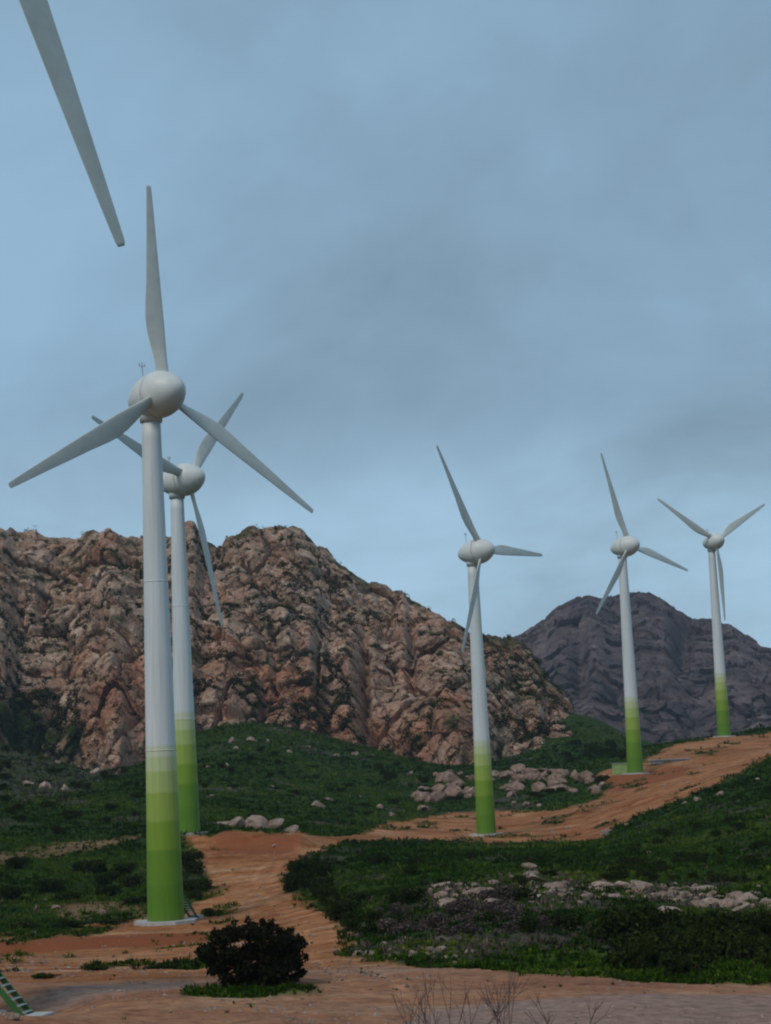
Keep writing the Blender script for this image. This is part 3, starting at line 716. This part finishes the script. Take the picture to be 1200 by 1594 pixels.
# ------------------------------------------------------------------ plants
def leaves(n, lobes, size, rng, shell=.55, stretch=1.5):
    """leaf faces spread through a union of ellipsoid lobes (cx,cy,cz,rx,ry,rz)"""
    lob = np.array(lobes, float); wgt = (lob[:, 3] * lob[:, 4] * lob[:, 5]) ** .7; idx = rng.choice(len(lob), n, p=wgt / wgt.sum())
    v = rng.normal(size=(n, 3)); v /= np.linalg.norm(v, axis=1)[:, None]
    rad = shell + (1 - shell) * rng.random(n) ** .6; rad *= 1 + .16 * rng.normal(size=n) * (rng.random(n) < .5)
    c = lob[idx, :3] + v * lob[idx, 3:] * rad[:, None]
    c[:, 2] = np.maximum(c[:, 2], .02)
    a = rng.normal(size=(n, 3)); a += v * .6; a /= np.linalg.norm(a, axis=1)[:, None]
    b = np.cross(a, rng.normal(size=(n, 3))); b /= np.linalg.norm(b, axis=1)[:, None]
    s = size * rng.uniform(.6, 1.5, n)[:, None]
    V = np.stack([c - a * s * stretch * .5, c + b * s * .5, c + a * s * stretch * .5, c - b * s * .5], 1).reshape(-1, 3)
    tint = np.clip(.15 + .75 * rng.random(n), 0, 1)
    return V, np.arange(n * 4).reshape(-1, 4), np.repeat(tint, 4)
def lobes_for(w, h, n, rng, flat_top=True):
    L_ = []
    for k in range(n):
        a = rng.uniform(0, 2 * math.pi); q = math.sqrt(rng.random()) * w * .36
        L_.append((q * math.cos(a), q * math.sin(a), h * rng.uniform(.42, .74) * (1 - .35 * (q / (w * .5)) ** 2), w * rng.uniform(.13, .24), w * rng.uniform(.13, .24), h * rng.uniform(.18, .30)))
    return L_
def shrub_meshes(n_leaf, size, nl, seed, low=False):
    rng = np.random.default_rng(seed); lb = lobes_for(1.0 * 2, 1.0, nl, rng)
    if low: lb += [(x, y, z * .4, a, b, c) for x, y, z, a, b, c in lb[: nl // 2]]
    V, Fq, ti = leaves(n_leaf, lb, size, rng)
    crown = mesh_np('crown', V, Fq, False, dict(tint=ti))
    def stems(bm):
        for x, y, z, *_ in lb[:7]: bar(bm, (x * .12, y * .12, -.12), (x * .8, y * .8, z), .035, 5, .012)
    return crown, bm_mesh('stem', stems)
GREEN = [shrub_meshes(1300, .085, 10, 100 + k, True) for k in range(3)]
GREY = [shrub_meshes(1300, .075, 9, 200 + k, True) for k in range(3)]
for me, _ in GREEN: me.materials.append(M['leafgreen'])
for me, _ in GREY: me.materials.append(M['leafgrey'])
def shrub(px, py, w, h, kind, label, group, k):
    p_ = ground_at(px, py); z = ground_z(p_[0], p_[1])[0]; d = p_[1]
    root = link('shrub', None, loc=(p_[0], p_[1], z - .05), rot=(0, 0, random.uniform(0, 6.28)), scale=(w * d / F / 2, w * d / F / 2 * random.uniform(.8, 1.1), h * d / F))
    tag(root, label, 'shrub', group)
    c, s = (GREEN if kind == 'g' else GREY)[k % 3]
    link('crown', c, None, root); link('stem', s, M['bark'], root)
r = random.Random(21); k = 0
for i in range(30):
    px = r.uniform(955, 1230); py = 1470 + r.uniform(-18, 50) + (px - 1080) * .02
    k += 1; shrub(px, py, r.uniform(50, 100), r.uniform(30, 56), 'g', 'dark green shrub in the thicket beside the gravel road', 'shrubs in the thicket by the gravel road', k)
for i in range(26):
    px = r.uniform(590, 930); py = 1440 + r.uniform(-40, 22) 
    k += 1
    if i % 3 == 0:
        shrub(px, py, r.uniform(40, 80), r.uniform(18, 32), 'g', 'green shrub among the grey brown shrubs below the rock outcrop', 'green shrubs of the dry scrub', k); continue
    shrub(px, py, r.uniform(40, 75), r.uniform(18, 32), 'y', 'grey brown low shrub in the dry scrub below the rock outcrop', 'grey shrubs of the dry scrub', k)
for i in range(24):
    t_ = r.random(); px = 465 + 110 * t_ + r.gauss(0, 14); py = 1352 + 105 * t_ + r.gauss(0, 8)
    k += 1; shrub(px, py + 8, r.uniform(34, 62), r.uniform(20, 34), 'g', 'dark green shrub along the bend of the dirt track', 'shrubs along the bend of the track', k)
for i in range(26):
    px = r.uniform(-20, 225) if i < 19 else r.uniform(286, 312); py = r.uniform(1345, 1412) if i < 19 else r.uniform(1345, 1400)
    k += 1; shrub(px, py, r.uniform(26, 55), r.uniform(14, 26), 'g', 'dark green shrub on the low bank behind the tallest turbine', 'shrubs behind the tallest turbine', k)
for i in range(16):
    px = r.uniform(880, 985); py = 1185 - (px - 880) * .05 + r.uniform(-25, 4)
    k += 1; shrub(px, py, r.uniform(16, 30), r.uniform(9, 15), 'g', 'dark green shrub in the gap between the two mountains', 'shrubs in the gap between the mountains', k)
for i in range(14):
    px = r.uniform(650, 960); py = 1246 - (px - 650) * .05 + r.uniform(-14, 8)
    k += 1; shrub(px, py, r.uniform(14, 28), r.uniform(7, 13), 'g', 'dark green shrub growing at the edge of the boulder pile', 'shrubs at the boulder pile', k)
for i in range(34):
    px = r.uniform(570, 1210); py = r.uniform(1332, 1382)
    k += 1; shrub(px, py, r.uniform(16, 46), r.uniform(9, 20), 'g', 'dark shrub standing in the green strip above the rock outcrop', 'shrubs in the green strip above the outcrop', k)
for i in range(44):
    px = r.uniform(930, 1230); lo = 1318 - (px - 930) * .42; py = r.uniform(lo + 12, 1375)
    k += 1; shrub(px, py, r.uniform(14, 34), r.uniform(7, 15), 'g', 'small dark shrub scattered on the green slope beside the climbing road', 'shrubs scattered on the green slope', k)
for i in range(40):
    px = r.uniform(310, 680); py = r.uniform(1165, 1280)
    k += 1; shrub(px, py, r.uniform(10, 24), r.uniform(5, 11), 'g', 'small dark shrub scattered in the meadow below the mountain', 'shrubs scattered in the meadow', k)
for i in range(34):
    px = r.uniform(-10, 215); py = r.uniform(1170, 1300)
    k += 1; shrub(px, py, r.uniform(16, 34), r.uniform(8, 16), 'g', 'dark shrub on the hillside under the cliff foot', 'shrubs on the hillside under the cliff', k)
for px, py, w, h in ((150, 1512, 60, 12), (255, 1509, 70, 14), (120, 1443, 90, 12), (40, 1445, 70, 12), (180, 1440, 70, 10), (330, 1424, 40, 16), (70, 1525, 50, 10)):
    k += 1; shrub(px, py, w, h, 'g', 'low green weed clump on the bare earth below the tallest turbine', 'weed clumps on the bare earth', k)

# the dark bush by the road
rng = np.random.default_rng(31)
bp = ground_at(395, 1536); bz = ground_z(bp[0], bp[1])[0]; sc = bp[1] / F
bush = link('bush', None, loc=(bp[0], bp[1], bz - .03)); tag(bush, 'dark rounded bush with bare lower stems standing alone at the roadside', 'bush')
BW, BH = 178 * sc, 108 * sc
lb = []
for x, z, rx, rz in ((-.38, .52, .12, .17), (-.27, .66, .14, .17), (-.14, .76, .14, .17), (0.0, .80, .14, .18), (.13, .74, .14, .18), (.26, .66, .13, .17), (.38, .56, .11, .16), (-.2, .5, .15, .18), (0, .52, .17, .2),
                     (.2, .48, .17, .2), (.33, .42, .13, .15), (.08, .28, .16, .18), (.22, .26, .14, .16), (-.06, .3, .12, .16), (-.33, .40, .1, .1), (.36, .3, .09, .12), (.1, .12, .15, .12), (.26, .14, .13, .12), (-.04, .12, .1, .12), (-.12, .38, .12, .14), (-.24, .34, .09, .12), (-.3, .24, .09, .12), (-.2, .16, .10, .12), (-.34, .3, .08, .1), (.36, .16, .08, .1), (0, .2, .14, .14), (-.1, .24, .1, .12)):
    for yy in (-.2, .12):
        lb.append((x * BW + rng.normal() * .10, (yy + rng.normal() * .08) * BW * .75, z * BH + rng.normal() * .08, rx * BW * .72, rx * BW * .8, rz * BH * .72))
for k in range(46):
    a = rng.uniform(-.1, math.pi + .1); q = rng.uniform(.84, 1.04)
    lb.append((math.cos(a) * BW * .47 * q, rng.normal() * .35, BH * (.40 + .52 * math.sin(a) * q), .10 * rng.uniform(.7, 1.6), .12, .13 * rng.uniform(.7, 1.8)))
V, Fq, ti = leaves(21000, lb, .085, rng, .25)
link('crown', mesh_np('crown', V, Fq, False, dict(tint=ti)), M['leafdark'], bush)
for k in range(9):
    def stem(bm, k=k):
        a = k * .7; x0 = (-.16 + .045 * k) * BW; y0 = math.sin(a * 3) * .3
        m_ = Vector((x0 * 1.5, y0 * 1.3, BH * .3)); e_ = Vector((x0 * 2.2, y0 * 1.8, BH * .62))
        bar(bm, (x0 * .9, y0, -.1), m_, .065, 7, .05); bar(bm, m_, e_, .05, 7, .025)
    link('stem', bm_mesh('stem', stem, True), M['bark'], bush)

# bare shrub in front of the road
def bare_shrub(px, d, top, label, seed, n=5, ht=2.2):
    rr = random.Random(seed); p_ = at(px, 1650, d); z = ground_z(p_[0], p_[1])[0]
    root = link('bare_shrub', None, loc=(p_[0], p_[1], z - .05)); tag(root, label, 'shrub', 'leafless shrubs before the gravel road')
    H_ = at(px, top, d)[2] - z
    for k in range(n):
        def branch(bm):
            def grow(p0, dr, ln, rad, lev):
                p1 = p0 + dr * ln; bar(bm, p0, p1, rad, 5, rad * .72)
                if lev == 0: return
                for q in range(2 if lev < 4 else 1):
                    nd_ = (dr + Vector((rr.gauss(0, .28), rr.gauss(0, .28), rr.gauss(.05, .14)))).normalized()
                    grow(p1, nd_, ln * rr.uniform(.72, .95), rad * .7, lev - 1)
            a = rr.uniform(0, 6.28); grow(Vector((math.cos(a) * .15, math.sin(a) * .15, 0)), Vector((math.cos(a) * .25, math.sin(a) * .25, 1)).normalized(), H_ * rr.uniform(.22, .3), .022, 4)
        link('branch', bm_mesh('branch', branch), M['twig'], root)
bare_shrub(690, 42, 1490, 'leafless reddish shrub with upright twigs, the taller one before the gravel road', 3, 6)
bare_shrub(790, 44, 1520, 'leafless reddish shrub in the middle of the row before the gravel road', 4, 5)
bare_shrub(865, 43, 1535, 'leafless reddish shrub, the lowest one before the gravel road', 5, 4)
bare_shrub(640, 45, 1540, 'thin leafless shrub beside the taller leafless one', 6, 3)

# ground cover: uncountable small tufts
def cover(name, n, want, size, mt, label, seed, dmin=64, dmax=640, nb=9, hgt=1.0):
    rng = np.random.default_rng(seed)
    u = np.concatenate([rng.uniform(-.235, .235, int(n * 2.4)), rng.uniform(.235, .42, int(n * .3)) * rng.choice([-1, 1], int(n * .3))]); rng.shuffle(u); y = np.exp(rng.uniform(math.log(dmin), math.log(dmax), len(u))); x = u * y
    mk = masks(x, y); keep = rng.random(len(x)) < want(mk, x, y); x, y = x[keep][:n], y[keep][:n]; soft = mk['dirt'][keep][:n]
    z = ground_z(x, y, soft); n = len(x)
    s = size * np.clip((y / 150) ** .55, .55, 2.0) * np.exp(rng.normal(0, .30, n))
    a = rng.uniform(0, 2 * math.pi, (n, nb)); lean = rng.uniform(.15, 1.1, (n, nb)); r0 = rng.random((n, nb)) * .5
    L_ = s[:, None] * rng.uniform(.5, 1.1, (n, nb)); wd = s[:, None] * rng.uniform(.08, .16, (n, nb))
    bx_ = x[:, None] + np.cos(a) * r0 * s[:, None]; by = y[:, None] + np.sin(a) * r0 * s[:, None]; bz_ = np.repeat(z[:, None] - .05, nb, 1)
    tx = bx_ + np.cos(a) * np.sin(lean) * L_; ty = by + np.sin(a) * np.sin(lean) * L_; tz = bz_ + np.cos(lean) * L_ * hgt + .05
    px_, py_ = -np.sin(a) * wd, np.cos(a) * wd
    mx_, my_, mz_ = bx_ * .45 + tx * .55, by * .45 + ty * .55, bz_ * .35 + tz * .65
    V = np.stack([np.stack([bx_, by, bz_], -1), np.stack([mx_ + px_, my_ + py_, mz_], -1), np.stack([tx, ty, tz], -1), np.stack([mx_ - px_, my_ - py_, mz_], -1)], 2).reshape(-1, 3)
    patch = fbm(np.stack([x, y, 0 * x], 1) * .06, 4, 301) * .5 + fbm(np.stack([x, y, 0 * x], 1) * .4, 2, 305) * .25
    tint = np.clip(.44 + 1.7 * patch[:, None] + rng.normal(0, .16, (n, nb)), 0, 1)
    me = mesh_np(name, V, np.arange(n * nb * 4).reshape(-1, 4), False, dict(tint=np.repeat(tint.ravel(), 4)))
    tag(link(name, me, mt), label, 'ground cover', None, 'stuff')
cover('green_ground_cover', 66000, lambda m, x, y: (1 - m['dirt']) * (1 - .75 * m['dry']) * (1 - .5 * m['scree']), .30, M['cover'], 'low dark green heath covering the slopes and the meadow', 1)
M['bright'] = m_leaf('bright_grass_leaf', (0.020, 0.045, 0.003), (0.062, 0.112, 0.008), (0.16, 0.18, 0.025))
cover('bright_grass', 14000, lambda m, x, y: (1 - m['dirt']) * np.maximum(m['lush'], smooth(.12, .4, fbm(np.stack([x, y, 0 * x], 1) * .07 + 21, 4, 333))), .24, M['bright'], 'patches of brighter green grass between the dark heath', 5)
cover('dry_ground_cover', 10000, lambda m, x, y: np.maximum(m['dry'], m['scree'] * .4) * (1 - m['dirt']) + .05 * (1 - m['dirt']) * (y < 200), .36, M['coverdry'], 'dry brown tufts in the scrub by the rock outcrop', 2, 64, 620)
cover('sparse_weeds', 900, lambda m, x, y: m['dirt'] * (m['lush'] > .2) * .9 + m['dirt'] * .05 * (1 - m['gravel']), .16, M['cover'], 'sparse weeds on the bare earth', 3, 62, 180)
# loose gravel on the bare earth
rng = np.random.default_rng(55); n = 26000
u = rng.uniform(-.22, .22, n); y = np.exp(rng.uniform(math.log(62), math.log(420), n)); x = u * y; mk = masks(x, y)
kp = rng.random(n) < mk['dirt'] * smooth(-.2, .4, fbm(np.stack([x, y, 0 * x], 1) * .2, 3, 201)) * .9; x, y, sf = x[kp], y[kp], mk['dirt'][kp]; z = ground_z(x, y, sf); n = len(x)
sz = .05 * np.exp(rng.normal(0, .5, n)) * np.clip((y / 90) ** .6, .8, 2.2)
oc = np.array([(1, 0, 0), (0, 1, 0), (-1, 0, 0), (0, -1, 0), (0, 0, .7), (0, 0, -.7)], float); of = np.array([(0, 1, 4), (1, 2, 4), (2, 3, 4), (3, 0, 4), (1, 0, 5), (2, 1, 5), (3, 2, 5), (0, 3, 5)])
V = (np.stack([x, y, z], 1)[:, None] + oc[None] * sz[:, None, None] * rng.uniform(.6, 1.4, (n, 6, 1))).reshape(-1, 3)
Fc = (of[None] + 6 * np.arange(n)[:, None, None]).reshape(-1, 3)
tag(link('loose_gravel', mesh_np('loose_gravel', V, Fc, False), M['boulder']), 'loose gravel strewn over the bare earth and the road', 'gravel', None, 'stuff')

# rubble too small to count, between the rocks of the near outcrop and in the stony patch
rng = np.random.default_rng(66); rr = []
tb = bmesh.new(); bmesh.ops.create_icosphere(tb, subdivisions=1, radius=1.0); tb.verts.ensure_lookup_table()
ic = np.array([v.co[:] for v in tb.verts]); icf = np.array([[v.index for v in f.verts] for f in tb.faces]); tb.free()
_ro = [ground_at(px_, py_) for px_, py_ in ((640, 1396), (700, 1394), (780, 1388), (840, 1388), (900, 1386), (960, 1386), (1020, 1388), (1080, 1394), (1140, 1402), (1200, 1410), (1260, 1414))]
for i_ in range(760):
    a_ = rng.uniform(0, len(_ro) - 1.001); j_ = int(a_); q_ = _ro[j_] + (_ro[j_ + 1] - _ro[j_]) * (a_ - j_)
    rr.append((q_[0] + rng.normal() * .8, q_[1] + rng.normal() * 4.0))
rr = np.array(rr); n = len(rr); z = ground_z(rr[:, 0], rr[:, 1])
sz = .15 * np.exp(rng.normal(0, .5, n))
V = (np.column_stack([rr, z + .02])[:, None] + ic[None] * sz[:, None, None] * np.array([1.3, 1.0, .7]) * rng.uniform(.7, 1.3, (n, len(ic), 1))).reshape(-1, 3)
Fc = (icf[None] + len(ic) * np.arange(n)[:, None, None]).reshape(-1, 3)
tag(link('rubble', mesh_np('rubble', V, Fc, False), M['boulder']), 'small pale rubble strewn between the rocks of the near outcrop', 'rubble', None, 'stuff')

# scrub rooted in the clefts of the rock face
P2, cl, S_ = CLIFF['rocky_mountain']; rng = np.random.default_rng(77)
ok = np.where((cl > .35) & (S_ > .02) & (P2[:, 0] > -190) & (rng.random(len(cl)) < .5 * smooth(-.1, .4, fbm(P2 / 22, 3, 140)) + .05 + .30 * (P2[:, 0] < -88) * (S_ < .30)))[0]
ok = rng.choice(ok, min(4200, len(ok)), replace=False); nl = 26
c = np.repeat(P2[ok], nl, 0) + rng.normal(size=(len(ok) * nl, 3)) * np.array([.62, .62, .5]) * np.repeat(rng.uniform(.5, 1.5, len(ok)), nl)[:, None] + np.array([0, -.4, .4])
a = rng.normal(size=c.shape); a /= np.linalg.norm(a, axis=1)[:, None]; b = np.cross(a, rng.normal(size=c.shape)); b /= np.linalg.norm(b, axis=1)[:, None]
V = np.stack([c - a * .30, c + b * .2, c + a * .30, c - b * .2], 1).reshape(-1, 3)
me = mesh_np('cliff_scrub', V, np.arange(len(V)).reshape(-1, 4), False, dict(tint=np.repeat(rng.random(len(c)), 4)))
tag(link('cliff_scrub', me, M['leafgreen']), 'dark scrub growing in the clefts of the rocky mountain', 'scrub', None, 'stuff')

# the air between the camera and the mountains
hz = link('haze', bm_mesh('haze', lambda bm: box(bm, (0, 0, 70), (19000, 19000, 300))))
tag(hz, 'thin blue haze in the air before the mountains', 'haze', None, 'stuff')
hm = bpy.data.materials.new('haze'); hm.use_nodes = True; ht = hm.node_tree; ht.nodes.clear()
ho = ht.nodes.new('ShaderNodeOutputMaterial'); hv = ht.nodes.new('ShaderNodeVolumePrincipled')
hv.inputs['Color'].default_value = (0.66, 0.80, 1.0, 1); hv.inputs['Density'].default_value = 0.00007
ht.links.new(hv.outputs[0], ho.inputs['Volume']); hz.data.materials.append(hm)
print('objects', len(bpy.data.objects))
